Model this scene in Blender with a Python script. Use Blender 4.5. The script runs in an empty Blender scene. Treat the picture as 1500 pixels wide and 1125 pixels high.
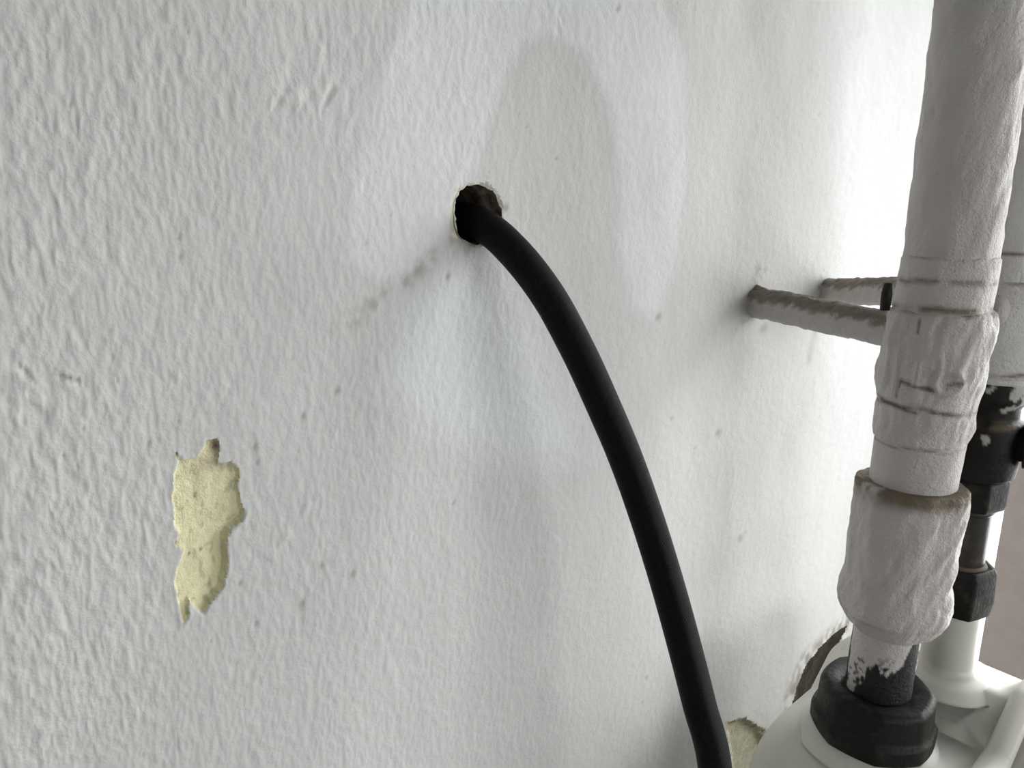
import bpy, math
import numpy as np
from math import sin, cos, tan, atan, radians, pi

# ---------------------------------------------------------------- camera, world, window light, exposure
S = bpy.context.scene
COL = S.collection
CAMZ, CAMD = 1.2, 0.22           # camera height, distance from the plastered wall (plane y = 0)
HEAD, PITCH, FPX = radians(40), radians(14), 1083.0
cd = bpy.data.cameras.new('camera')
cd.sensor_width = 36.0
cd.lens = FPX / 1500 * 36
cd.clip_start = 0.01
cam = bpy.data.objects.new('camera', cd)
cam.location = (0, -CAMD, CAMZ)
cam.rotation_euler = (radians(90) - PITCH, 0, -HEAD)
COL.objects.link(cam)
S.camera = cam
S.view_settings.view_transform = 'Standard'
S.view_settings.look = 'None'
S.view_settings.exposure = 0.0
S.view_settings.gamma = 1.0
S.view_settings.use_curve_mapping = False

w = bpy.data.worlds.new('overcast_sky')
S.world = w
w.use_nodes = True
bg = w.node_tree.nodes['Background']
wt = w.node_tree
_tc = wt.nodes.new('ShaderNodeTexCoord'); _sx = wt.nodes.new('ShaderNodeSeparateXYZ')
_mr = wt.nodes.new('ShaderNodeMapRange'); _mr.inputs[1].default_value = -0.12; _mr.inputs[2].default_value = 0.08
_mx = wt.nodes.new('ShaderNodeMix'); _mx.data_type = 'RGBA'
_mx.inputs[6].default_value = (0.50, 0.50, 0.49, 1)      # pale ground outside
_mx.inputs[7].default_value = (1.0, 0.995, 0.985, 1)      # overcast sky
wt.links.new(_tc.outputs['Generated'], _sx.inputs[0]); wt.links.new(_sx.outputs[2], _mr.inputs[0])
wt.links.new(_mr.outputs[0], _mx.inputs[0]); wt.links.new(_mx.outputs[2], bg.inputs['Color'])
bg.inputs['Strength'].default_value = 11.9

# ---------------------------------------------------------------- numbers taken from the place
F3 = np.array([sin(HEAD) * cos(PITCH), cos(HEAD) * cos(PITCH), -sin(PITCH)])
R3 = np.array([cos(HEAD), -sin(HEAD), 0.0])
U3 = np.array([sin(HEAD) * sin(PITCH), cos(HEAD) * sin(PITCH), cos(PITCH)])
C3 = np.array([0, -CAMD, CAMZ])

def at(px, py, Y=0.0):
    """real-world point seen in that direction, on the vertical plane y = Y"""
    r = F3 + (px - 750) / FPX * R3 - (py - 562.5) / FPX * U3
    return C3 + r * ((Y + CAMD) / r[1])

def atd(px, py, depth):
    r = F3 + (px - 750) / FPX * R3 - (py - 562.5) / FPX * U3
    return C3 + r * depth

def zrow(axis, py):
    """height on a vertical axis"""
    Fh = axis[0] * sin(HEAD) + (axis[1] + CAMD) * cos(HEAD)
    return CAMZ - Fh * tan(PITCH + atan((py - 562.5) / FPX))

XF = 0.82      # far wall plane x
ZSILL = 0.62
YR = -1.3                         # opposite wall
XB = -1.4                         # wall behind the camera
ZC = 2.3
WIN_TOP, WIN_Y0, WIN_Y1 = 1.50, 0.014, -1.25

AX1 = at(1392, 370, -0.095)       # axis of the front riser
AX2 = at(1416, 780, -0.103)       # axis of the rear riser

# ---------------------------------------------------------------- helpers
rng = np.random.default_rng(5)
_LAT = rng.random((256, 256))

def vnoise(x, y, seed=0):
    x = x + seed * 17.31; y = y + seed * 9.73
    xi = np.floor(x).astype(int); yi = np.floor(y).astype(int)
    fx = x - xi; fy = y - yi
    fx = fx * fx * (3 - 2 * fx); fy = fy * fy * (3 - 2 * fy)
    a = _LAT[xi & 255, yi & 255]; b = _LAT[(xi + 1) & 255, yi & 255]
    c = _LAT[xi & 255, (yi + 1) & 255]; d = _LAT[(xi + 1) & 255, (yi + 1) & 255]
    return (a + (b - a) * fx) * (1 - fy) + (c + (d - c) * fx) * fy

def fbm(x, y, seed=0, octaves=3):
    s = 0; amp = 1; tot = 0
    for o in range(octaves):
        s = s + amp * vnoise(x * 2 ** o, y * 2 ** o, seed + o * 3)
        tot += amp; amp *= 0.5
    return s / tot * 2 - 1

def smooth(a, b, x):
    t = np.clip((x - a) / (b - a), 0, 1)
    return t * t * (3 - 2 * t)

def tag(o, label=None, cat=None, group=None, kind=None):
    if label: o['label'] = label
    if cat: o['category'] = cat
    if group: o['group'] = group
    if kind: o['kind'] = kind
    return o

def empty(name, loc):
    o = bpy.data.objects.new(name, None)
    o.location = loc
    o.empty_display_size = 0.02
    COL.objects.link(o)
    return o

def mesh_obj(name, V, Fq, mat, parent=None, color=None, smooth_shade=True, tris=None):
    V = np.asarray(V, dtype=np.float64).copy()
    if parent is not None and parent.type == 'EMPTY':
        V -= np.array(parent.location)
    me = bpy.data.meshes.new(name)
    if isinstance(Fq, np.ndarray):
        n, k = Fq.shape
        me.vertices.add(len(V)); me.vertices.foreach_set('co', V.astype(np.float32).ravel())
        me.loops.add(n * k); me.loops.foreach_set('vertex_index', Fq.astype(np.int32).ravel())
        me.polygons.add(n); me.polygons.foreach_set('loop_start', np.arange(0, n * k, k, dtype=np.int32))
        me.update(calc_edges=True)
    else:
        me.from_pydata([tuple(v) for v in V], [], Fq)
        me.update()
    me.polygons.foreach_set('use_smooth', np.full(len(me.polygons), smooth_shade))
    if color is not None:
        a = me.color_attributes.new('col', 'FLOAT_COLOR', 'POINT')
        c = np.ones((len(V), 4), dtype=np.float32); c[:, :3] = color
        a.data.foreach_set('color', c.ravel())
    me.materials.append(mat)
    o = bpy.data.objects.new(name, me)
    COL.objects.link(o)
    if parent is not None: o.parent = parent
    return o

def material(name, color=(0.8, 0.8, 0.8), rough=0.6, metal=0.0, attr=False, bump=(), mottle=None, spec=0.5, coat=0.0):
    """bump: list of (scale, strength, distance); mottle: (color2, scale, low, high)"""
    m = bpy.data.materials.new(name); m.use_nodes = True
    nt = m.node_tree; N = nt.nodes; L = nt.links
    b = N['Principled BSDF']
    b.inputs['Roughness'].default_value = rough
    b.inputs['Metallic'].default_value = metal
    b.inputs['Specular IOR Level'].default_value = spec
    b.inputs['Coat Weight'].default_value = coat
    tc = N.new('ShaderNodeTexCoord')
    if attr:
        ca = N.new('ShaderNodeAttribute'); ca.attribute_name = 'col'
        src = ca.outputs['Color']
    else:
        rgb = N.new('ShaderNodeRGB'); rgb.outputs[0].default_value = (*color, 1)
        src = rgb.outputs[0]
    if mottle:
        c2, sc, lo, hi = mottle
        no = N.new('ShaderNodeTexNoise'); no.inputs['Scale'].default_value = sc
        no.inputs['Detail'].default_value = 5
        L.new(tc.outputs['Object'], no.inputs['Vector'])
        mr = N.new('ShaderNodeMapRange'); mr.inputs[1].default_value = lo; mr.inputs[2].default_value = hi
        L.new(no.outputs['Fac'], mr.inputs[0])
        mx = N.new('ShaderNodeMix'); mx.data_type = 'RGBA'
        L.new(mr.outputs[0], mx.inputs[0]); L.new(src, mx.inputs[6]); mx.inputs[7].default_value = (*c2, 1)
        src = mx.outputs[2]
    L.new(src, b.inputs['Base Color'])
    prev = None
    for sc, st, dist in bump:
        no = N.new('ShaderNodeTexNoise'); no.inputs['Scale'].default_value = sc
        no.inputs['Detail'].default_value = 3
        L.new(tc.outputs['Object'], no.inputs['Vector'])
        bp = N.new('ShaderNodeBump'); bp.inputs['Strength'].default_value = st
        bp.inputs['Distance'].default_value = dist
        L.new(no.outputs['Fac'], bp.inputs['Height'])
        if prev: L.new(prev, bp.inputs['Normal'])
        prev = bp.outputs['Normal']
    if prev: L.new(prev, b.inputs['Normal'])
    return m

M = {
    'wall': material('plaster_paint', attr=True, rough=0.75, bump=[(900, 0.35, 0.0004)], mottle=((0.60, 0.595, 0.585), 60, 0.55, 1.3), spec=0.3),
    'peel': material('bare_yellow_plaster', attr=True, rough=0.95, bump=[(1400, 0.6, 0.0006), (500, 0.5, 0.0008)], spec=0.1),
    'concrete': material('concrete_inside_hole', (0.45, 0.37, 0.30), rough=0.95, bump=[(400, 0.8, 0.001)], mottle=((0.18, 0.15, 0.12), 200, 0.4, 0.6), spec=0.1),
    'far': material('mauve_grey_paint', (0.50, 0.43, 0.41), rough=0.8, bump=[(300, 0.3, 0.0005)], mottle=((0.45, 0.385, 0.365), 80, 0.4, 0.7)),
    'room': material('pale_room_paint', (0.45, 0.45, 0.46), rough=0.9),
    'floor': material('floor_concrete', (0.35, 0.34, 0.32), rough=0.8, mottle=((0.25, 0.25, 0.24), 12, 0.4, 0.7)),
    'frame': material('white_frame_paint', (0.75, 0.75, 0.74), rough=0.4),
    'pipe': material('thick_pipe_paint', attr=True, rough=0.55, bump=[(1500, 0.7, 0.0006), (500, 0.7, 0.0010)], spec=0.4),
    'black': material('black_iron', (0.011, 0.010, 0.009), rough=0.55, spec=0.22, bump=[(500, 0.4, 0.0008)], mottle=((0.05, 0.044, 0.036), 90, 0.5, 0.75)),
    'blackattr': material('worn_black_iron', attr=True, rough=0.55, spec=0.2, bump=[(500, 0.4, 0.0008)]),
    'steel': material('dull_grey_steel', (0.045, 0.042, 0.038), rough=0.38, metal=0.5, bump=[(300, 0.3, 0.0006)], mottle=((0.12, 0.08, 0.05), 120, 0.55, 0.8)),
    'meter': material('cream_meter_enamel', (0.58, 0.57, 0.51), rough=0.38, bump=[(60, 0.15, 0.001)], mottle=((0.42, 0.40, 0.34), 110, 0.66, 0.80)),
    'rust': material('rusty_sealant', (0.13, 0.085, 0.055), rough=0.8, mottle=((0.08, 0.06, 0.05), 150, 0.4, 0.65)),
    'rubber': None,
}

# black braided hose: fine crossed weave in the relief
def hose_mat():
    m = bpy.data.materials.new('black_braided_rubber'); m.use_nodes = True
    nt = m.node_tree; N = nt.nodes; L = nt.links
    b = N['Principled BSDF']
    b.inputs['Base Color'].default_value = (0.004, 0.004, 0.0045, 1)
    b.inputs['Roughness'].default_value = 0.45
    b.inputs['Specular IOR Level'].default_value = 0.10
    uv = N.new('ShaderNodeUVMap')
    prev = None
    for sgn in (1, -1):
        sx = N.new('ShaderNodeSeparateXYZ'); L.new(uv.outputs[0], sx.inputs[0])
        mu = N.new('ShaderNodeMath'); mu.operation = 'MULTIPLY'; mu.inputs[1].default_value = sgn * 40
        L.new(sx.outputs[0], mu.inputs[0])
        mv = N.new('ShaderNodeMath'); mv.operation = 'MULTIPLY_ADD'; mv.inputs[1].default_value = 900
        L.new(sx.outputs[1], mv.inputs[0]); L.new(mu.outputs[0], mv.inputs[2])
        m6 = N.new('ShaderNodeMath'); m6.operation = 'MULTIPLY'; m6.inputs[1].default_value = 2 * pi
        L.new(mv.outputs[0], m6.inputs[0])
        s = N.new('ShaderNodeMath'); s.operation = 'SINE'; L.new(m6.outputs[0], s.inputs[0])
        if prev is None: prev = s.outputs[0]
        else:
            a = N.new('ShaderNodeMath'); a.operation = 'MULTIPLY'
            L.new(prev, a.inputs[0]); L.new(s.outputs[0], a.inputs[1]); prev = a.outputs[0]
    bp = N.new('ShaderNodeBump'); bp.inputs['Strength'].default_value = 0.6; bp.inputs['Distance'].default_value = 0.0003
    L.new(prev, bp.inputs['Height']); L.new(bp.outputs['Normal'], b.inputs['Normal'])
    return m
M['rubber'] = hose_mat()

def glass_mat():
    m = bpy.data.materials.new('window_glass'); m.use_nodes = True
    nt = m.node_tree; N = nt.nodes; L = nt.links
    N.remove(N['Principled BSDF'])
    t = N.new('ShaderNodeBsdfTransparent'); t.inputs[0].default_value = (0.97, 0.98, 0.98, 1)
    g = N.new('ShaderNodeBsdfGlossy'); g.inputs['Roughness'].default_value = 0.02
    fr = N.new('ShaderNodeFresnel'); fr.inputs[0].default_value = 1.45
    mx = N.new('ShaderNodeMixShader')
    L.new(fr.outputs[0], mx.inputs[0]); L.new(t.outputs[0], mx.inputs[1]); L.new(g.outputs[0], mx.inputs[2])
    L.new(mx.outputs[0], N['Material Output'].inputs['Surface'])
    return m

def box_faces(x0, x1, y0, y1, z0, z1):
    V = [(x0, y0, z0), (x1, y0, z0), (x1, y1, z0), (x0, y1, z0), (x0, y0, z1), (x1, y0, z1), (x1, y1, z1), (x0, y1, z1)]
    Fc = [(0, 3, 2, 1), (4, 5, 6, 7), (0, 1, 5, 4), (1, 2, 6, 5), (2, 3, 7, 6), (3, 0, 4, 7)]
    return V, Fc

def boxes(name, lst, mat, parent=None):
    V = []; Fc = []
    for b in lst:
        v, f = box_faces(*b); k = len(V)
        V += v; Fc += [tuple(i + k for i in q) for q in f]
    return mesh_obj(name, V, Fc, mat, parent, smooth_shade=False)

# ---------------------------------------------------------------- the plastered wall
TH = 0.14
def build_wall():
    pcs = np.arange(-160, 1515, 2.2)
    a = np.arctan((pcs - 750) / FPX)
    xs = CAMD * np.tan(HEAD + a)
    xs = xs[xs < XF - 0.001]
    xs = np.concatenate([np.linspace(XB, xs[0] - 0.02, 24), xs, [XF]])
    zf = np.arange(CAMZ - 0.42, CAMZ + 0.29, 0.0009)
    zs = np.concatenate([np.linspace(0, zf[0] - 0.02, 16), zf, np.linspace(zf[-1] + 0.02, ZC, 16)])
    hc = at(701, 313); xc, zc = hc[0], hc[2]
    RH = 0.0106
    for t, arr in ((xc - RH, xs), (xc + RH, xs), (zc - RH, zs), (zc + RH, zs)):
        arr[np.argmin(abs(arr - t))] = t
    X, Z = np.meshgrid(xs, zs)
    nx, nz = len(xs), len(zs)
    dx, dz = X - xc, Z - zc
    cheb = np.maximum(abs(dx), abs(dz)); eu = np.hypot(dx, dz) + 1e-9
    wgt = 1 - smooth(RH, RH * 3.0, cheb)
    k = cheb / eu * wgt + (1 - wgt)
    ang = np.arctan2(dz, dx)
    jag = 1 + wgt * (0.10 * fbm(np.cos(ang) * 6 + 9, np.sin(ang) * 6 + 9, 3, 4) + 0.03 * np.sin(3 * ang + 1))
    X = xc + dx * k * jag; Z = zc + dz * k * jag
    r = np.hypot(X - xc, Z - zc)

    # photo-frame position of each wall point, only used to lay the patches where they are on the wall
    d = np.stack([X, np.full_like(X, CAMD), Z - CAMZ], -1)
    dep = np.maximum(d @ F3, 0.02)
    PX = 750 + FPX * (d @ R3) / dep; PY = 562.5 - FPX * (d @ U3) / dep
    fine = (xs > xs[24] - 1e-6)[None, :] & ((zs >= zf[0]) & (zs <= zf[-1]))[:, None]

    def poly_sd(poly, sel=None, rough=0.0):
        """signed distance in frame units, positive inside"""
        P = np.array(poly, float)
        bx0, by0 = P.min(0) - 60; bx1, by1 = P.max(0) + 60
        m = fine & (PX > bx0) & (PX < bx1) & (PY > by0) & (PY < by1)
        x = PX[m]; y = PY[m]
        if rough:
            x = x + rough * fbm(X[m] * 700, Z[m] * 700, 21, 3); y = y + rough * fbm(X[m] * 700, Z[m] * 700, 25, 3)
        ins = np.zeros(len(x), bool); dm = np.full(len(x), 1e9)
        for i in range(len(P)):
            (x0, y0), (x1, y1) = P[i - 1], P[i]
            c = ((y0 > y) != (y1 > y)) & (x < (x1 - x0) * (y - y0) / (y1 - y0 + 1e-12) + x0)
            ins ^= c
            t = np.clip(((x - x0) * (x1 - x0) + (y - y0) * (y1 - y0)) / ((x1 - x0) ** 2 + (y1 - y0) ** 2 + 1e-9), 0, 1)
            dm = np.minimum(dm, np.hypot(x - x0 - t * (x1 - x0), y - y0 - t * (y1 - y0)))
        out = np.full(X.shape, -60.0); out[m] = np.where(ins, dm, -dm)
        return out
    def blob(cx, cy, sx, sy, rot=0):
        c, s = cos(radians(rot)), sin(radians(rot))
        u = ((PX - cx) * c + (PY - cy) * s) / sx; v = (-(PX - cx) * s + (PY - cy) * c) / sy
        return np.exp(-(u * u + v * v))
    def line(x0, y0, x1, y1, wd):
        L2 = (x1 - x0) ** 2 + (y1 - y0) ** 2
        t = np.clip(((PX - x0) * (x1 - x0) + (PY - y0) * (y1 - y0)) / L2, 0, 1)
        dd = np.hypot(PX - x0 - t * (x1 - x0), PY - y0 - t * (y1 - y0))
        return np.exp(-(dd / wd) ** 2), t

    # relief of the roller-painted plaster (towards the room = positive)
    n1 = fbm(X * 430, Z * 260, 1, 2)
    n2 = fbm(X * 800, Z * 400, 5, 2)
    n3 = fbm(X * 30, Z * 24, 11, 3)
    ridg = 1 - abs(fbm(X * 420 + n1 * 0.5, Z * 210, 14, 2)) * 2
    rough_l = smooth(620, 0, PX) * 0.8 + 0.45 * smooth(1000, 500, PX)
    H = 0.00021 * n1 * (0.35 + 0.65 * rough_l) + 0.00014 * n2 * (0.6 + 0.4 * rough_l) + 0.0005 * n3 + 0.00012 * ridg * rough_l + 0.00008 * fbm(X * 1100, Z * 380, 77, 2) * (PX > 450)
    H += 0.0006 * fbm(X * 9, Z * 7, 31, 2)
    # rougher scarred places
    scar = blob(445, 140, 60, 55, -20) + blob(75, 575, 120, 45, 8) + 0.7 * blob(60, 780, 120, 200) + 0.6 * blob(470, 60, 50, 30)
    H += 0.0006 * scar * fbm(X * 260, Z * 240, 41, 3)
    # swoops and grooves
    g, t = line(668, 352, 505, 470, 22)
    H -= 0.0011 * g * (1 - t) ** 1.5
    H += 0.0005 * line(600, 330, 470, 420, 40)[0]
    g2, t2 = line(455, 735, 395, 820, 5)
    brk = smooth(-0.35, 0.35, fbm(X * 320, Z * 260, 81, 3))
    g2 = np.maximum(g2, line(470, 722, 388, 812, 4)[0] * 0.8)
    H += 0.00045 * g2 * brk
    g3 = np.maximum(line(88, 552, 128, 560, 4)[0], 0.6 * line(28, 538, 50, 560, 5)[0])
    H -= 0.0009 * g3 * (fbm(X * 300, Z * 300, 3, 2) > -0.2)
    g4, _ = line(820, 15, 822, 48, 5)
    H -= 0.0009 * g4 * brk
    H -= 0.0007 * np.maximum(line(430, 120, 398, 165, 4)[0], line(488, 130, 470, 165, 5)[0]) * brk
    # small pits
    rs = np.random.default_rng(11)
    pits = [(265, 377, 4), (263, 348, 3), (655, 405, 4), (442, 886, 6), (373, 656, 4), (377, 678, 3), (493, 574, 4), (443, 611, 4), (471, 829, 4),
            (516, 841, 4), (352, 855, 3), (739, 305, 4), (375, 915, 3), (218, 651, 3), (1117, 482, 5), (963, 465, 4), (904, 13, 3), (1051, 635, 4), (1083, 790, 4)]
    for _ in range(46): pits.append((rs.uniform(20, 1200), rs.uniform(10, 1110), rs.uniform(1.0, 2.0)))
    pit = np.zeros_like(X)
    for (a_, b_, s_) in pits:
        m = (abs(PX - a_) < 5 * s_) & (abs(PY - b_) < 5 * s_)
        pit[m] += np.exp(-((PX[m] - a_ + .3 * (PY[m] - b_)) / s_) ** 2 - ((PY[m] - b_) / (1.5 * s_)) ** 2)
    H -= 0.0004 * np.clip(pit, 0, 1)
    H = np.where(fine, H, 0)

    # colours
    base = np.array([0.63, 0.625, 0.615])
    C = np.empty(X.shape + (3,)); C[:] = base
    def blend(mask, col):
        nonlocal C
        C = C * (1 - mask[..., None]) + np.array(col) * mask[..., None]
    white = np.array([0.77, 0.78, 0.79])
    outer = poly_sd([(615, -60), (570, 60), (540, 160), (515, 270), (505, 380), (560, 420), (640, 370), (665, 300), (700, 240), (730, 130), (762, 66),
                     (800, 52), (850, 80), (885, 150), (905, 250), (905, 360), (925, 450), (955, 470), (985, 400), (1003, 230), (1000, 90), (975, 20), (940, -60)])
    blend(smooth(520, 250, PX + 60 * n3) * 0.9, [0.545, 0.54, 0.53])  # darker towards the left: light falloff put into the wall colour
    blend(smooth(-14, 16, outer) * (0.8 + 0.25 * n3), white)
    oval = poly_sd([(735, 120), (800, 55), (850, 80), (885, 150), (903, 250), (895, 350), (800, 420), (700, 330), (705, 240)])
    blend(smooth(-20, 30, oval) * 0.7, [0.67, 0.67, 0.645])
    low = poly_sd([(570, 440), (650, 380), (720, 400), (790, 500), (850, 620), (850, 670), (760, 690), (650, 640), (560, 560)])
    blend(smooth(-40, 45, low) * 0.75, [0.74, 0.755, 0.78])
    H += 0.00018 * smooth(-10, 12, outer)
    blend(smooth(1150, 1280, PX) * 0.85, [0.77, 0.78, 0.78])  # window glare at the right end put into the wall colour
    # dirt
    gd, td = line(668, 352, 500, 480, 14)
    blend(np.clip(gd * (1 - 0.3 * td) * smooth(-0.3, 0.6, fbm(X * 200, Z * 200, 8, 3)) * 0.75, 0, 1), [0.36, 0.32, 0.25])
    blend(np.clip(g3 * 0.6 * smooth(-.2, .5, fbm(X * 260, Z * 260, 18, 2)), 0, 1), [0.25, 0.21, 0.14])
    blend(np.clip(pit, 0, 1) * 0.5, [0.22, 0.21, 0.2])
    blend(0.5 * np.clip(line(1090, 470, 1112, 395, 9)[0] * smooth(-.2, .5, fbm(X * 260, Z * 260, 28, 2)), 0, 1), [0.25, 0.23, 0.2])
    blend(0.5 * np.clip(line(1195, 445, 1205, 398, 7)[0] * smooth(-.3, .5, fbm(X * 260, Z * 260, 29, 2)), 0, 1), [0.3, 0.29, 0.27])
    blend(0.35 * np.clip(line(1195, 478, 1184, 532, 4)[0], 0, 1), [0.3, 0.3, 0.3])
    blend(np.clip(0.75 * smooth(-16, 0, poly_sd([(1242, 908), (1180, 965), (1160, 1010), (1150, 1050), (1180, 1050), (1225, 960)])) * smooth(-0.5, 0.4, fbm(X * 220, Z * 160, 68, 3)), 0, 1), [0.22, 0.19, 0.15])
    lowdirt = blob(1035, 1120, 120, 50) * 0.4
    blend(np.clip(lowdirt * (0.6 + 0.5 * n3), 0, 1), [0.45, 0.42, 0.36])

    # broken patches: peel (yellow plaster), rim of the drilled hole, torn patch near the meter, low patch
    peel = poly_sd([(259, 660), (265, 674), (276, 674), (291, 668), (301, 648), (315, 641), (323, 647), (322, 663), (319, 678), (327, 682), (336, 677),
                    (342, 680), (353, 691), (348, 706), (350, 721), (354, 739), (362, 753), (353, 765), (342, 775), (333, 787), (333, 805), (335, 818),
                    (333, 839), (327, 860), (316, 873), (297, 899), (285, 890), (277, 880), (276, 905), (268, 916), (262, 890), (256, 860), (257, 842), (265, 821),
                    (271, 805), (257, 798), (256, 793), (265, 781), (256, 772), (253, 730), (254, 697), (262, 679), (257, 665)], rough=3.0)
    tear = poly_sd([(1242, 915), (1222, 928), (1200, 950), (1182, 972), (1168, 1005), (1158, 1040), (1172, 1046), (1200, 1010), (1215, 975), (1228, 945)], rough=2.0)
    lowp = poly_sd([(1062, 1058), (1092, 1050), (1120, 1068), (1128, 1100), (1118, 1128), (1120, 1180), (1075, 1180), (1070, 1110)], rough=5.0)
    chip = RH * (1.07 + 0.20 * np.maximum(0, -np.cos(ang - 0.15)) + 0.09 * fbm(np.cos(ang) * 3 + 3, np.sin(ang) * 3 + 3, 7, 3)) * 1.0 - r
    Y = -H
    nzt = fbm(X * 150, Z * 90, 66, 3)
    relx = smooth(250, 350, PX)
    pd = 0.0011 + 0.0008 * relx + 0.0024 * relx * smooth(720, 800, PY) + 0.0004 * fbm(X * 330, Z * 330, 52, 3)
    pd = pd * (0.55 + 0.45 * smooth(640, 690, PY))
    Y = np.where(peel > 0, -0.4 * H + pd * smooth(0, 2.5, peel), Y)
    Y = np.where(tear > 0, Y + (0.003 + 0.002 * nzt) * smooth(0, 8, tear), Y)
    Y = np.where(lowp > 0, Y + 0.004 * smooth(0, 10, lowp), Y)
    Y = np.where(chip > 0, Y + 0.0012 * smooth(0, 0.0012, chip), Y)
    # a lifted lip of paint around the peel
    Y = np.where((peel <= 0) & (peel > -6), Y - 0.00018 * (1 + peel / 6), Y)

    PC = np.empty_like(C); PC[:] = [0.70, 0.67, 0.44]
    nz_ = fbm(X * 420, Z * 420, 61, 3)
    PC *= (1 + 0.12 * nz_ - 0.28 * smooth(0.35, 0.6, fbm(X * 520, Z * 400, 63, 2)))[..., None]
    dk = np.exp(-((PX - 316) / 9) ** 2 - ((PY - 652) / 17) ** 2)
    PC = PC * (1 - dk[..., None] * .9) + np.array([0.16, 0.10, 0.075]) * dk[..., None] * .9
    dk = np.exp(-((PX - 303) / 20) ** 2 - ((PY - 682) / 13) ** 2) * 0.6
    PC = PC * (1 - dk[..., None]) + np.array([0.46, 0.38, 0.30]) * dk[..., None]
    for (a_, b_, s_) in [(288, 727, 3), (259, 664, 5), (258, 796, 4), (318, 655, 4), (298, 808, 2.5), (280, 814, 2.5)]:
        dk = np.exp(-((PX - a_) ** 2 + (PY - b_) ** 2) / s_ ** 2) * 0.85
        PC = PC * (1 - dk[..., None]) + np.array([0.07, 0.06, 0.04]) * dk[..., None]
    rc = np.empty_like(C); rc[:] = [0.68, 0.67, 0.58]; rc *= (1 + 0.25 * nz_)[..., None]
    tcl = np.empty_like(C); tcl[:] = [0.05, 0.042, 0.03]; tcl *= (1 + 0.5 * nz_)[..., None]
    fl_ = (smooth(-6, 6, PX - 1236 + 0.62 * (PY - 950) - 8 * nz_) * 0.8)[..., None]; tcl = tcl * (1 - fl_) + np.array([0.42, 0.40, 0.35]) * fl_
    lc = np.empty_like(C); lc[:] = [0.50, 0.48, 0.36]; lc *= (1 + 0.3 * nz_)[..., None]

    idx = np.arange(nx * nz).reshape(nz, nx)
    Q = np.stack([idx[:-1, :-1], idx[:-1, 1:], idx[1:, 1:], idx[1:, :-1]], -1)      # normals towards -y
    fc = lambda A: (A[:-1, :-1] + A[1:, :-1] + A[:-1, 1:] + A[1:, 1:]) / 4
    cfc = np.maximum(abs(fc(dx)), abs(fc(dz)))
    hole = cfc < RH
    kp = (fc(peel) > 0); kc = (fc(chip) > 0) & ~hole; kt = (fc(tear) > 0) & ~kp; kl = (fc(lowp) > 0)
    V = np.stack([X, Y, Z], -1).reshape(-1, 3)
    def sub(name, mask, col, mat, parent):
        f = Q[mask]
        u, inv = np.unique(f, return_inverse=True)
        return mesh_obj(name, V[u], inv.reshape(f.shape), mat, parent, color=col.reshape(-1, 3)[u])
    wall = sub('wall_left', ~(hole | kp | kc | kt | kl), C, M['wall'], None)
    tag(wall, 'rough white plastered wall with grey repaint patches, a drilled hole and a peeled spot', kind='structure')
    tag(sub('exposed_plaster', kp, PC, M['peel'], wall), 'yellow bare plaster where the paint has flaked off')
    sub('chipped_rim', kc, rc, M['peel'], wall)
    tag(sub('torn_plaster', kt, tcl, M['peel'], wall), 'dark torn plaster beside the meter')
    tag(sub('crumbled_plaster', kl, lc, M['peel'], wall), 'crumbled beige plaster low beside the black hose')
    # bore of the hole
    n = 96; th = np.linspace(0, 2 * pi, n, endpoint=False)
    rings = []
    ys = [0.0006, 0.004, 0.007, 0.0075, 0.012, 0.02, 0.03, 0.045, 0.07, 0.10, 0.13]
    for j, y in enumerate(ys):
        jr = 1.0 + 0.05 * fbm(np.cos(th) * 3 + 9 + y * 60, np.sin(th) * 3 + 9, 3, 3) + 0.03 * np.sin(3 * th + 1)
        rr = RH * jr * (1.06 if j < 3 else 1.0)
        rings.append(np.stack([xc + rr * np.cos(th), np.full(n, y), zc + rr * np.sin(th)], -1))
    BV = np.concatenate(rings + [np.array([[xc, 0.13, zc]])])
    BF = []
    for j in range(len(ys) - 1):
        for i in range(n):
            a_, b_ = j * n + i, j * n + (i + 1) % n
            BF.append((a_, b_, b_ + n, a_ + n))
    e = (len(ys) - 1) * n
    BF += [(e + i, e + (i + 1) % n, len(BV) - 1) for i in range(n)]
    mesh_obj('bore', BV, BF, M['concrete'], wall)
    return xc, zc, RH
XH, ZH, RH = build_wall()
# thickness of the masonry behind the plaster, left open round the bore
boxes('wall_left_masonry', [(XB, XH - 0.02, 0.016, TH, 0, ZC), (XH + 0.02, XF - 0.001, 0.016, TH, 0, ZC),
                            (XH - 0.02, XH + 0.02, 0.016, TH, 0, ZH - 0.02), (XH - 0.02, XH + 0.02, 0.016, TH, ZH + 0.02, ZC),
                            (XH - 0.02, XH + 0.02, TH, TH + 0.01, ZH - 0.02, ZH + 0.02)], M['concrete'], bpy.data.objects['wall_left']).name = 'masonry'

# ---------------------------------------------------------------- far wall with the window, rest of the room
tag(boxes('wall_far', [(XF, XF + 0.12, YR, TH, 0, ZSILL), (XF, XF + 0.12, YR, TH, WIN_TOP, ZC),
                       (XF, XF + 0.12, WIN_Y0, TH, ZSILL, WIN_TOP), (XF, XF + 0.12, YR, WIN_Y1, ZSILL, WIN_TOP)], M['far']),
    'mauve grey wall below the window', kind='structure')
W2X0, W2X1, W2Z0, W2Z1 = 0.05, 0.81, 1.04, 1.38          # unseen window, added to light the right sides of the pipes
tag(boxes('wall_right', [(XB, W2X0, YR - 0.1, YR, 0, ZC), (W2X1, XF, YR - 0.1, YR, 0, ZC), (W2X0, W2X1, YR - 0.1, YR, 0, W2Z0),
                         (W2X0, W2X1, YR - 0.1, YR, W2Z1, ZC)], M['room']), 'plain pale wall opposite the plastered one', kind='structure')
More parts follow.
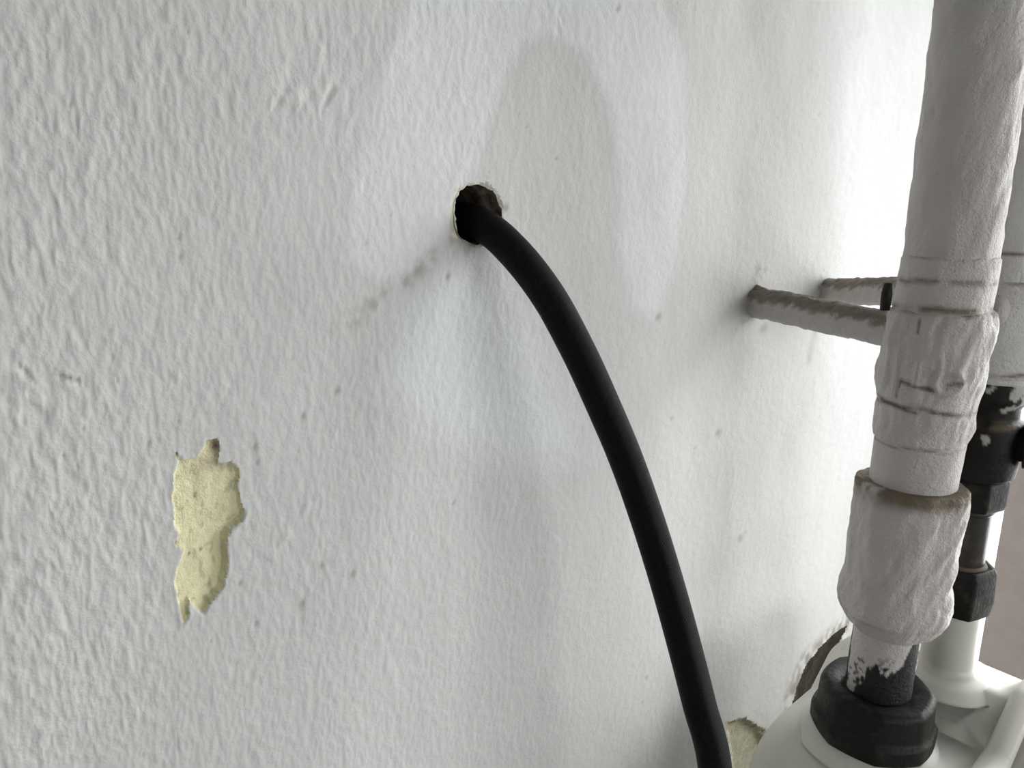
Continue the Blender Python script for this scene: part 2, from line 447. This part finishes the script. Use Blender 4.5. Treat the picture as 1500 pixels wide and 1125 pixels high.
tag(boxes('wall_back', [(XB - 0.1, XB, YR - .1, TH, 0, ZC)], M['room']), 'plain pale wall behind the viewer', kind='structure')
tag(boxes('ceiling', [(XB - .1, XF + 0.12, YR - .1, TH, ZC, ZC + 0.1)], M['room']), 'plain pale ceiling', kind='structure')
tag(boxes('floor', [(XB - .1, XF + 0.12, YR - .1, TH, -0.1, 0)], M['floor']), 'grey concrete floor', kind='structure')
fx0, fx1 = XF + 0.006, XF + 0.036
ft = 0.012
win = boxes('window_1', [(fx0, fx1, WIN_Y1, WIN_Y0, ZSILL, ZSILL + ft), (fx0, fx1, WIN_Y1, WIN_Y0, WIN_TOP - ft, WIN_TOP),
                         (fx0, fx1, WIN_Y0 - ft, WIN_Y0, ZSILL + ft, WIN_TOP - ft), (fx0, fx1, WIN_Y1, WIN_Y1 + ft, ZSILL + ft, WIN_TOP - ft),
                         (fx0, fx1, (WIN_Y0 + WIN_Y1) / 2 - ft / 2, (WIN_Y0 + WIN_Y1) / 2 + ft / 2, ZSILL + ft, WIN_TOP - ft)], M['frame'])
tag(win, 'white framed window at the end of the plastered wall', kind='structure')
GM = glass_mat()
ym = (WIN_Y0 + WIN_Y1) / 2
for (a_, b_) in ((WIN_Y1 + ft, ym - ft / 2), (ym + ft / 2, WIN_Y0 - ft)):
    boxes('pane', [(fx0 + 0.012, fx0 + 0.016, a_, b_, ZSILL + ft, WIN_TOP - ft)], GM, win)
fy0, fy1 = YR - 0.06, YR - 0.03
win2 = boxes('unseen_window', [(W2X0, W2X1, fy0, fy1, W2Z0, W2Z0 + ft), (W2X0, W2X1, fy0, fy1, W2Z1 - ft, W2Z1),
                          (W2X0, W2X0 + ft, fy0, fy1, W2Z0 + ft, W2Z1 - ft), (W2X1 - ft, W2X1, fy0, fy1, W2Z0 + ft, W2Z1 - ft)], M['frame'])
tag(win2, 'unseen white framed window, added in the wall opposite the plastered one', kind='structure')
boxes('pane', [(W2X0 + ft, W2X1 - ft, fy0 + 0.012, fy0 + 0.016, W2Z0 + ft, W2Z1 - ft)], GM, win2)
def portal(name, size, loc, rot):
    pl = bpy.data.lights.new(name, 'AREA')
    pl.shape = 'RECTANGLE'; pl.size, pl.size_y = size
    pl.cycles.is_portal = True
    po = bpy.data.objects.new(name, pl)
    po.location = loc; po.rotation_euler = rot
    COL.objects.link(po)
portal('window_portal', (WIN_Y0 - WIN_Y1, WIN_TOP - ZSILL), (XF + 0.003, ym, (ZSILL + WIN_TOP) / 2), (radians(90), 0, radians(90)))
portal('window_portal', (W2X1 - W2X0, W2Z1 - W2Z0), ((W2X0 + W2X1) / 2, YR - 0.025, (W2Z0 + W2Z1) / 2), (radians(90), 0, 0))

_p = at(1481, 690, -0.048)
_top = C3 + (F3 + 750 / FPX * R3 - (640 - 562.5) / FPX * U3) * 1.0
ZP = float(CAMZ + (_top - C3)[2] * (_p[0] / (_top - C3)[0]))
tag(boxes('post', [(_p[0], _p[0] + 0.03, -0.048 - 0.05, -0.048, 0, ZP)], M['far']), 'mauve grey post standing behind the meter at the right edge', 'post')

# ---------------------------------------------------------------- turned shapes
PAINT = np.array([0.505, 0.478, 0.455])
BROWN = np.array([0.16, 0.125, 0.085])

def lean(axis, z):
    # the front riser leans a little below its clamp
    if axis is not AX1: return 0 * z, 0 * z
    d = -0.027 * np.maximum(0, zrow(AX1, 390) - z)
    return d * R3[0], d * R3[1]

def turn(name, axis, prof, mat, parent, segs=110, dz=0.0012, lump=0.0, wrinkle=0.0, colfn=None, polyn=0, polyr=0.0, rfn=None, cap=True, seed=0, tilt=None):
    """prof: (z, r) from top to bottom; real relief and colours laid over the turned surface"""
    prof = [(float(a), float(b)) for a, b in prof]
    zz = [prof[0][0]]; rr = [prof[0][1]]
    for (z0, r0), (z1, r1) in zip(prof[:-1], prof[1:]):
        n = max(1, int(math.hypot(z1 - z0, r1 - r0) / dz))
        for k in range(1, n + 1):
            zz.append(z0 + (z1 - z0) * k / n); rr.append(r0 + (r1 - r0) * k / n)
    zz = np.array(zz); rr = np.array(rr)
    th = np.linspace(0, 2 * pi, segs, endpoint=False)
    T, Zg = np.meshgrid(th, zz); Rg = np.repeat(rr[:, None], segs, 1)
    if polyn:
        am = (T + 0.3) % (2 * pi / polyn) - pi / polyn
        fl = cos(pi / polyn) / np.cos(am)
        Rg = Rg * (1 + polyr * (fl - 1) * 1.0 + polyr * 0.06)
    cx, sx = np.cos(T), np.sin(T)
    def n3(fq, fz, sd, oc=3):      # seamless round the pipe
        return 0.5 * (fbm(cx * Rg * fq + 50, Zg * fz + sx * Rg * fq * .7, sd + seed, oc) + fbm(sx * Rg * fq + 90, Zg * fz - cx * Rg * fq * .7, sd + 7 + seed, oc)) * 1.5
    if lump: Rg = Rg + lump * n3(70, 60, 1)
    if wrinkle:
        Rg = Rg + wrinkle * n3(330, 130, 4, 2)
    if rfn is not None: Rg = Rg + rfn(T, Zg)
    lx, ly = lean(axis, Zg)
    X = axis[0] + lx + Rg * np.cos(T); Y = axis[1] + ly + Rg * np.sin(T); Z = Zg
    nr = len(zz)
    V = np.stack([X, Y, Z], -1).reshape(-1, 3)
    i = np.arange(nr * segs).reshape(nr, segs)
    j = np.roll(i, -1, 1)
    Q = np.stack([i[:-1], i[1:], j[1:], j[:-1]], -1).reshape(-1, 4)
    col = None
    if colfn is not None:
        col = colfn(T, Zg, n3).reshape(-1, 3)
    if cap:
        l0 = lean(axis, zz[0]); l1 = lean(axis, zz[-1])
        V = np.concatenate([V, [[axis[0] + l0[0], axis[1] + l0[1], zz[0]], [axis[0] + l1[0], axis[1] + l1[1], zz[-1]]]])
        k0, k1 = nr * segs, nr * segs + 1
        top = np.stack([np.full(segs, k0), i[0], j[0], j[0]], -1)
        Ff = [tuple(q) for q in Q.tolist()] + [(k0, a, b) for a, b in zip(i[0].tolist(), j[0].tolist())] + [(k1, b, a) for a, b in zip(i[-1].tolist(), j[-1].tolist())]
        if col is not None: col = np.concatenate([col, col[:1], col[-1:]])
        return mesh_obj(name, V, Ff, mat, parent, color=col)
    return mesh_obj(name, V, Q, mat, parent, color=col)

def paint_cols(lines=(), base=PAINT, ledges=()):
    """lines: (z, width, strength, wobble); brown dirt that has settled on rings and cracks"""
    def f(T, Z, n3):
        C = np.empty(T.shape + (3,)); C[:] = base
        n = n3(90, 60, 30)
        C *= (1 + 0.05 * n)[..., None]
        for (z0, wd, st, wob) in lines:
            q = n3(160, 90, 33)
            d = np.exp(-((Z - z0 + wob * n3(60, 5, 35, 2) + 0.0005 * n3(300, 40, 36, 3)) / wd) ** 2) * st * smooth(-0.75, 0.1, q)
            d = np.clip(d, 0, 1)[..., None]
            C = C * (1 - d) + BROWN * d
        return C
    return f

# ---------------------------------------------------------------- front riser
Z1 = lambda py: zrow(AX1, py)
riser = empty('riser_pipe', (AX1[0], AX1[1], Z1(1000)))
tag(riser, 'thickly painted grey-white vertical pipe with a wide sleeve, in front beside the plastered wall', 'pipe')
CR = np.array([0.60, 0.56, 0.44])
turn('pipe', AX1, [(ZC, 0.0180), (Z1(-60), 0.0180), (Z1(380), 0.0182), (Z1(420), 0.0182)], M['pipe'], riser, dz=0.0015,
     lump=0.0005, wrinkle=0.0006, colfn=paint_cols([(Z1(388), 0.0006, 0.7, 0.004)]), cap=True, seed=1)
def ring_wob(T, Z): return 0.0004 * np.sin(3 * T + Z * 90)
turn('upper_coupling', AX1, [(Z1(374), 0.0180), (Z1(379), 0.0190), (Z1(420), 0.0192), (Z1(450), 0.0192), (Z1(458), 0.0190)], M['pipe'], riser,
     lump=0.0005, wrinkle=0.0003, colfn=paint_cols([(Z1(377), 0.0006, 0.6, 0.001), (Z1(414), 0.0012, 0.9, 0.004), (Z1(450), 0.0014, 1.2, 0.002)]), rfn=ring_wob, seed=2)
def collar_r(T, Z):
    h = np.zeros_like(T)
    # lumps left under the paint, two upright beads and a round boss
    for (t0, wd, za, zb, hh) in ((3.26, 0.05, 512, 560, 0.0011), (3.63, 0.045, 506, 562, 0.0014), (2.60, 0.09, 458, 575, 0.0013), (2.85, 0.05, 500, 572, 0.0008)):
        h += hh * np.exp(-((T - t0 - 0.6 * (Z - Z1(540))) / wd) ** 2) * smooth(Z1(zb), Z1(zb - 8), Z) * smooth(Z1(za), Z1(za + 8), Z)
    dd = np.hypot((T - 3.80) * 0.021, Z - Z1(544))
    h += 0.0012 * np.exp(-((dd - 0.005) / 0.0012) ** 2)
    h += 0.0009 * np.sin(2 * T + 300 * Z) * 0.4
    return h
def crack_cols(T, Z, n3):
    C = paint_cols([(Z1(452), 0.0012, 1.0, 0.001), (Z1(586), 0.0010, 1.2, 0.003)])(T, Z, n3)
    for (t0, z0, t1, z1, wd) in ((3.12, 462, 3.14, 480, 0.0005), (2.94, 572, 2.98, 550, 0.0006), (2.98, 550, 3.56, 556, 0.0008), (2.3, 580, 3.35, 590, 0.0009),
                                 (3.84, 548, 3.92, 544, 0.0009), (4.0, 545, 4.08, 541, 0.0009)):
        x0, y0, x1, y1 = t0 * 0.021, Z1(z0), t1 * 0.021, Z1(z1)
        u = T * 0.021
        tt = np.clip(((u - x0) * (x1 - x0) + (Z - y0) * (y1 - y0)) / ((x1 - x0) ** 2 + (y1 - y0) ** 2), 0, 1)
        dd = np.hypot(u - x0 - tt * (x1 - x0), Z - y0 - tt * (y1 - y0)) + 0.0004 * n3(300, 300, 71)
        d = np.exp(-(dd / wd) ** 2)[..., None] * 0.85
        C = C * (1 - d) + np.array([0.06, 0.05, 0.045]) * d
    return C
turn('collar', AX1, [(Z1(450), 0.0186), (Z1(456), 0.0208), (Z1(480), 0.0216), (Z1(560), 0.0219), (Z1(580), 0.0213), (Z1(596), 0.0204), (Z1(628), 0.0197), (Z1(640), 0.0190)],
     M['pipe'], riser, segs=150, dz=0.001, lump=0.0014, wrinkle=0.0008, colfn=crack_cols, rfn=collar_r, seed=3)
turn('lower_pipe', AX1, [(Z1(630), 0.0186), (Z1(720), 0.0182)], M['pipe'], riser, dz=0.001, lump=0.0004, wrinkle=0.0002,
     colfn=paint_cols([(Z1(645), 0.0004, 0.75, 0.001)]), seed=4)
def sleeve_edge(T, Z): return 0.0006 * np.sin(4 * T + 1) + 0.0004 * np.sin(7 * T)
turn('sleeve', AX1, [(Z1(704), 0.0180), (Z1(706), 0.0224), (Z1(709), 0.0232), (Z1(716), 0.0233), (Z1(760), 0.0230), (Z1(840), 0.0226), (Z1(862), 0.0237), (Z1(876), 0.0240),
                     (Z1(888), 0.0234), (Z1(902), 0.0210), (Z1(912), 0.0185), (Z1(916), 0.0150)],
     M['pipe'], riser, segs=150, dz=0.001, lump=0.0010, wrinkle=0.0008, rfn=sleeve_edge,
     colfn=paint_cols([(Z1(707), 0.0028, 2.6, 0.0006), (Z1(718), 0.0034, 0.6, 0.003), (Z1(890), 0.0008, 0.3, 0.002)], base=PAINT * 0.98), seed=5)
def tail_cols(T, Z, n3):
    C = np.empty(T.shape + (3,)); C[:] = PAINT * 1.05
    n = n3(260, 160, 12)
    h = (Z1(910) - Z) / (Z1(910) - Z1(1000))        # 0 under the sleeve, 1 at the nut
    lim = 0.55 + 0.42 * n + 0.40 * np.exp(-((T - 2.65) / 0.42) ** 4) - 0.65 * np.exp(-((T - 4.50) / 0.24) ** 2) - 1.2 * np.exp(-((T - 1.98) / 0.16) ** 2)
    lim = lim - 1.2 * np.exp(-((T - 5.6) / 0.5) ** 2)
    blk = smooth(lim - 0.03, lim + 0.03, h)
    spot = smooth(0.45, 0.5, n3(420, 420, 44, 2)) * 0.8
    m = np.clip(blk + spot * smooth(0.2, 0.6, h), 0, 1)[..., None]
    return C * (1 - m) + np.array([0.01, 0.01, 0.01]) * m
turn('pipe_end', AX1, [(Z1(900), 0.0150), (Z1(1030), 0.0150)], M['pipe'], riser, segs=140, dz=0.0008, lump=0.0004, colfn=tail_cols, seed=6)

# ---------------------------------------------------------------- rear riser
Z2 = lambda py: zrow(AX2, py)
riser2 = empty('riser_pipe', (AX2[0], AX2[1], Z2(556)))
tag(riser2, 'pale painted vertical pipe standing behind the front riser, at the right edge', 'pipe')
turn('pipe', AX2, [(ZC, 0.0185), (Z2(250), 0.0185), (Z2(545), 0.0185), (Z2(556), 0.0170)], M['pipe'], riser2, lump=0.0005, wrinkle=0.0003,
     colfn=paint_cols([(Z2(368), 0.0007, 1.0, 0.001)], base=np.array([0.62, 0.61, 0.59])), dz=0.0015, seed=8)
turn('coupling', AX2, [(Z2(408), 0.0185), (Z2(411), 0.0200), (Z2(470), 0.0202), (Z2(535), 0.0200), (Z2(545), 0.0185)], M['pipe'], riser2, lump=0.0006, wrinkle=0.0003,
     colfn=paint_cols([(Z2(411), 0.0010, 0.6, 0.001), (Z2(540), 0.0010, 1.0, 0.002)], base=np.array([0.62, 0.61, 0.59])), seed=9)

valve = empty('pipe_union', (AX2[0], AX2[1], Z2(745)))
tag(valve, 'black iron union with white paint drips and a side branch, below the rear riser', 'fitting')
def drip_cols(T, Z, n3):
    C = np.empty(T.shape + (3,)); C[:] = [0.013, 0.012, 0.011]
    n = n3(190, 110, 12, 3)
    h = (Z2(550) - Z) / (Z2(550) - Z2(640))
    m = smooth(0.22, 0.30, n - 0.42 * h + 0.27)[..., None] * 0.8
    C = C * (1 - m) + np.array([0.50, 0.50, 0.47]) * m
    d = (np.exp(-((Z - Z2(612)) / 0.0018) ** 2) * 0.7 * smooth(-0.4, 0.4, n3(160, 120, 5)))[..., None]
    return C * (1 - d) + np.array([0.16, 0.13, 0.09]) * d
turn('body', AX2, [(Z2(550), 0.0165), (Z2(556), 0.0178), (Z2(578), 0.0172), (Z2(592), 0.0140), (Z2(608), 0.0138), (Z2(612), 0.0168), (Z2(650), 0.0170), (Z2(672), 0.0168), (Z2(690), 0.0158), (Z2(696), 0.0135), (Z2(702), 0.012)],
     M['blackattr'], valve, lump=0.0006, colfn=drip_cols, seed=10)
turn('hex_nut', AX2, [(Z2(694), 0.0115), (Z2(697), 0.0140), (Z2(730), 0.0140), (Z2(738), 0.0132), (Z2(741), 0.0105)], M['black'], valve, polyn=6, polyr=1.0, dz=0.0015, segs=96)

def tube(name, pts, radii, mat, parent=None, segs=32, cap=True, uv=False, nz=0.0, colfn=None, seed=0, polyn=0):
    P = np.array(pts, float); n = len(P)
    radii = np.full(n, radii) if np.isscalar(radii) else np.array(radii)
    Tn = np.gradient(P, axis=0); Tn /= np.linalg.norm(Tn, axis=1)[:, None]
    up = np.array([0, 0, 1.0]) if abs(Tn[0][2]) < 0.9 else np.array([1.0, 0, 0])
    A = np.cross(Tn[0], up); A /= np.linalg.norm(A)
    V = []; As = []
    for k in range(n):
        A = A - Tn[k] * np.dot(A, Tn[k]); A /= np.linalg.norm(A)
        As.append(A.copy())
    As = np.array(As); Bs = np.cross(Tn, As)
    th = np.linspace(0, 2 * pi, segs, endpoint=False)
    L = np.concatenate([[0], np.cumsum(np.linalg.norm(np.diff(P, axis=0), axis=1))])
    T, Lg = np.meshgrid(th, L)
    Rg = np.repeat(radii[:, None], segs, 1)
    if polyn:
        am = (T + 0.2) % (2 * pi / polyn) - pi / polyn
        Rg = Rg * cos(pi / polyn) / np.cos(am) * 1.06
    if nz:
        Rg = Rg + nz * (fbm(np.cos(T) * 2.5 + 20 + seed, Lg * 260 + np.sin(T) * 2, 2 + seed, 3))
    V = P[:, None, :] + Rg[..., None] * (np.cos(T)[..., None] * As[:, None, :] + np.sin(T)[..., None] * Bs[:, None, :])
    nrm = np.cos(T)[..., None] * As[:, None, :] + np.sin(T)[..., None] * Bs[:, None, :]
    i = np.arange(n * segs).reshape(n, segs); j = np.roll(i, -1, 1)
    Q = np.stack([i[:-1], j[:-1], j[1:], i[1:]], -1).reshape(-1, 4).tolist()
    Vf = V.reshape(-1, 3)
    col = colfn(nrm, Lg, T).reshape(-1, 3) if colfn else None
    if cap:
        Q += [list(reversed(i[0].tolist())), i[-1].tolist()]
    o = mesh_obj(name, Vf, [tuple(q) for q in Q], mat, parent, color=col)
    if uv:
        me = o.data; ul = me.uv_layers.new(name='UVMap')
        vi = np.empty(len(me.loops), int); me.loops.foreach_get('vertex_index', vi)
        uu = (vi % segs) / segs; vv = L[vi // segs]
        # close the seam
        ls = np.empty(len(me.polygons), int); me.polygons.foreach_get('loop_start', ls)
        for s in ls[:-2]:
            q = uu[s:s + 4]
            if q.max() - q.min() > 0.5: uu[s:s + 4] = np.where(q < 0.5, q + 1, q)
        ul.data.foreach_set('uv', np.stack([uu, vv], -1).ravel())
    return o

zb = Z2(640)
bd = np.array([0.15, -1.0, 0]); bd /= np.linalg.norm(bd)
b0 = np.array([AX2[0], AX2[1], zb])
tube('branch', [b0 + bd * t for t in (0.008, 0.018, 0.0185, 0.026, 0.0265, 0.055)], [0.0085, 0.0085, 0.0115, 0.0115, 0.0095, 0.0095], M['black'], valve, segs=36)
# tail tube and nut under the union
stem = empty('tail_tube', (AX2[0], AX2[1], Z2(850)))
tag(stem, 'dark grey steel tube between the black union and the smaller black nut', 'tube')
turn('tube', AX2, [(Z2(738), 0.0098), (Z2(828), 0.0098), (Z2(850), 0.0098)], M['steel'], stem, lump=0.0002, segs=64, cap=True)
turn('lip', AX2, [(Z2(738), 0.0098), (Z2(743), 0.0108), (Z2(748), 0.0098)], M['steel'], stem, segs=64)
turn('rust_ring', AX2, [(Z2(819), 0.0098), (Z2(821), 0.0108), (Z2(824), 0.0114), (Z2(828), 0.0108)], M['rust'], stem, segs=64, lump=0.0003)
nut2 = turn('union_nut', AX2, [(Z2(826), 0.0100), (Z2(822), 0.0140), (Z2(829), 0.0152), (Z2(868), 0.0158), (Z2(880), 0.0152), (Z2(888), 0.0146), (Z2(891), 0.0120)], M['black'], None,
            polyn=6, polyr=0.9, dz=0.0012, segs=96)
tag(nut2, 'smaller worn black hexagonal nut on the raised neck of the meter', 'nut')
nut1 = turn('union_nut', AX1, [(Z1(1006), 0.0152), (Z1(1002), 0.0190), (Z1(1002), 0.0235), (Z1(1008), 0.0255), (Z1(1040), 0.0262), (Z1(1046), 0.0282), (Z1(1064), 0.0280), (Z1(1072), 0.0262), (Z1(1074), 0.020)],
            M['black'], None, polyn=8, polyr=0.45, dz=0.0012, segs=128)
tag(nut1, 'large black union nut clamping the front riser onto the white meter', 'nut')

# ---------------------------------------------------------------- gas meter
ZT = Z1(1070)                    # top of the meter under the big nut
MX, MW = (AX1[0] + AX2[0]) / 2 - 0.005, 0.079
meter = empty('gas_meter', (MX, -0.095, ZT - 0.22))
tag(meter, 'cream white enamelled meter with rounded shoulders under the two pipes', 'meter')
def section(hw, top, bot, n=120, e=5.0):
    th = np.linspace(0, 2 * pi, n, endpoint=False)
    c, s = np.cos(th), np.sin(th)
    x = np.sign(c) * abs(c) ** (2 / e) * hw
    hz = (top - bot) / 2; z = (top + bot) / 2 + np.sign(s) * abs(s) ** (2 / e) * hz
    return x, z
def hump(V):
    V = np.array(V, float)
    V[:, 2] += HUMP * smooth(AX1[0] + 0.018, AX2[0] - 0.012, V[:, 0]) * smooth(zb_ + 0.05, ZT, V[:, 2])
    return V
HUMP = 0.018
zb_ = ZT - 0.22
def loft_y(name, secs, mat, parent, e=5.0):
    n = 120; V = []
    for (y, hw, top, bot) in secs:
        x, z = section(hw, top, bot, n, e)
        V.append(np.stack([MX + x, np.full(n, y), z], -1))
    V = np.concatenate(V)
    i = np.arange(len(secs) * n).reshape(len(secs), n); j = np.roll(i, -1, 1)
    Q = np.stack([i[:-1], j[:-1], j[1:], i[1:]], -1).reshape(-1, 4).tolist()
    Q += [list(reversed(i[0].tolist())), i[-1].tolist()]
    return mesh_obj(name, hump(V), [tuple(q) for q in Q], mat, parent)
secs = []
for k in range(13):
    a = k / 12 * pi / 2
    ins = 0.022 * (1 - sin(a))
    secs.append((-0.045 - 0.022 * (1 - cos(a)), MW - ins, ZT - ins, zb_ + ins))
secs += [(-0.10, MW, ZT, zb_), (-0.136, MW, ZT, zb_)]
loft_y('body', secs, M['meter'], meter)
fl = 0.006
loft_y('flange', [(-0.1345, MW + fl - .002, ZT + fl - .002, zb_ - fl + .002), (-0.136, MW + fl, ZT + fl, zb_ - fl), (-0.144, MW + fl, ZT + fl, zb_ - fl), (-0.1455, MW + fl - .002, ZT + fl - .002, zb_ - fl + .002)], M['meter'], meter)
loft_y('front_cover', [(-0.144, MW, ZT, zb_), (-0.165, MW - .003, ZT - .003, zb_ + .003), (-0.178, MW - .02, ZT - .02, zb_ + .02)], M['meter'], meter)
turn('neck', AX2, [(Z2(886), 0.0118), (Z2(900), 0.0125), (Z2(925), 0.0125), (ZT + HUMP + 0.005, 0.0128), (ZT + HUMP + 0.002, 0.0150), (ZT + HUMP, 0.021), (ZT + HUMP - 0.004, 0.028)], M['meter'], meter, segs=96)
turn('neck', AX1, [(Z1(1060), 0.022), (ZT + 0.002, 0.0262), (ZT, 0.031), (ZT - 0.004, 0.036)], M['meter'], meter, segs=96)

# ---------------------------------------------------------------- wall brackets
def bracket(name, p0, p1, r0, r1, label, seed, axis, zc, rc):
    p0 = np.array(p0); p1 = np.array(p1)
    e = empty(name, tuple(p0))
    tag(e, label, 'bracket', 'painted pegs holding the pipes off the wall')
    d = p1 - p0; L = np.linalg.norm(d); d /= L
    ts = np.concatenate([[-0.004], np.linspace(0, L, 70)])
    P = [p0 + d * t for t in ts]
    R = r0 + (r1 - r0) * np.clip(ts / L, 0, 1)
    R[:3] *= [1.12, 1.1, 1.03]
    def cf(nrm, Lg, T):
        n = fbm(np.cos(T) * 3 + 9, Lg * 420 + np.sin(T) * 3, 5 + seed, 4)
        C = np.empty(T.shape + (3,)); C[:] = [0.50, 0.475, 0.455]
        C *= (1 + .1 * n)[..., None]
        m = smooth(0.15, 0.5, nrm[..., 2] + 0.45 * n)[..., None] * 0.88
        C = C * (1 - m) + np.array([0.15, 0.125, 0.085]) * (1 + 0.6 * n)[..., None] * m
        return np.clip(C, 0.01, 1)
    tube('rod', P, R, M['pipe'], e, segs=64, nz=0.0009, colfn=cf, seed=seed)
    return e
g_1 = bracket('pipe_bracket', at(1106, 442), at(1320, 486, -0.082), 0.0082, 0.0078, 'nearer and thicker grey peg, brown with grime on top, from wall to front pipe', 1, AX1, Z1(430), 0.02)
g_2 = bracket('pipe_bracket', at(1211, 427), np.array([AX2[0], AX2[1] + 0.017, at(1330, 437, -0.08)[2]]), 0.0076, 0.0076, 'farther grey peg behind, reaching from the wall to the rear pipe', 2, AX2, Z2(430), 0.02)
def pk(name, c, r, mat, parent, seed=0, sq=(1, 1, 1), colr=PAINT):
    n, m = 20, 14; V = []
    th = np.linspace(0, 2 * pi, n, endpoint=False)
    V = [[0, 0, 1]]
    for a in np.linspace(0, pi, m)[1:-1]:
        V += [[sin(a) * cos(t), sin(a) * sin(t), cos(a)] for t in th]
    V.append([0, 0, -1]); V = np.array(V)
    V *= (1 + 0.12 * fbm(V[:, 0] * 2 + 5, V[:, 1] * 2 + V[:, 2] * 3, seed, 3))[:, None]
    V = V * r * np.array(sq) + np.array(c)
    Fc = [(0, 1 + i, 1 + (i + 1) % n) for i in range(n)]
    for k in range(m - 3):
        for i in range(n):
            a, b = 1 + k * n + i, 1 + k * n + (i + 1) % n
            Fc.append((a, a + n, b + n, b))
    e = len(V) - 1; s = 1 + (m - 3) * n
    Fc += [(e, s + (i + 1) % n, s + i) for i in range(n)]
    cc = np.empty((len(V), 3)); cc[:] = colr
    return mesh_obj(name, V, Fc, mat, parent, color=cc)
# painted-over bolt heads of the clamps
pk('bolt', at(1462, 455, AX1[1] - 0.012), 0.0045, M['pipe'], g_1, 3, (1, 1, 1.5))
c = at(1299, 430, AX1[1] + 0.012)
tube('bolt', [c + np.array([0, 0, 0.0045]), c, c - np.array([0, 0, 0.007])], [0.0016, 0.0022, 0.0020], M['black'], g_1, segs=12)

# ---------------------------------------------------------------- the black hose
def catmull(P, n=14):
    P = np.array(P, float); P = np.vstack([2 * P[0] - P[1], P, 2 * P[-1] - P[-2]]); out = []
    for i in range(1, len(P) - 2):
        for t in np.linspace(0, 1, n, endpoint=False):
            a, b, c_, d = P[i - 1:i + 3]
            out.append(0.5 * ((2 * b) + (c_ - a) * t + (2 * a - 5 * b + 4 * c_ - d) * t * t + (3 * b - a - 3 * c_ + d) * t ** 3))
    out.append(P[-2]); return np.array(out)
hose = [np.array([XH - 0.001, 0.105, ZH + 0.001]), np.array([XH - 0.002, 0.06, ZH + 0.001]), np.array([XH - 0.001, 0.025, ZH - 0.0005])]
hose.append(atd(704, 329, 0.272))
for (px, py, dp) in [(752, 368, 0.262), (802, 432, 0.258), (846, 512, 0.258), (882, 590, 0.260), (916, 670, 0.263), (948, 760, 0.265), (976, 850, 0.266), (1001, 940, 0.266),
                     (1024, 1030, 0.267), (1048, 1130, 0.268)]:
    hose.append(atd(px, py, dp))
e_ = hose[-1]
hose += [e_ + np.array([0.004, -0.006, -0.06]), e_ + np.array([0.006, -0.02, -0.25]), np.array([e_[0] + .006, e_[1] - .05, 0.35]), np.array([e_[0] + .0, e_[1] - .10, 0.08]),
         np.array([e_[0] - .05, e_[1] - .18, 0.008]), np.array([e_[0] - .25, e_[1] - .32, 0.007])]
ho = tube('inspection_hose', catmull(hose), 0.0061, M['rubber'], None, segs=48, uv=True)
tag(ho, 'black braided inspection cable coming out of the drilled hole and hanging down', 'cable')
# thin wire beside the meter
wp = [at(1240, 1040, -0.012), at(1150, 1093, -0.028), at(1128, 1112, -0.032), at(1105, 1140, -0.034)]
wp += [wp[-1] + np.array([-0.01, -0.002, -0.05]), wp[-1] + np.array([0.0, -0.004, -0.3])]
tag(tube('thin_wire', catmull(wp, 10), 0.0018, M['black'], None, segs=12), 'thin black wire slipping behind the left side of the meter', 'wire')
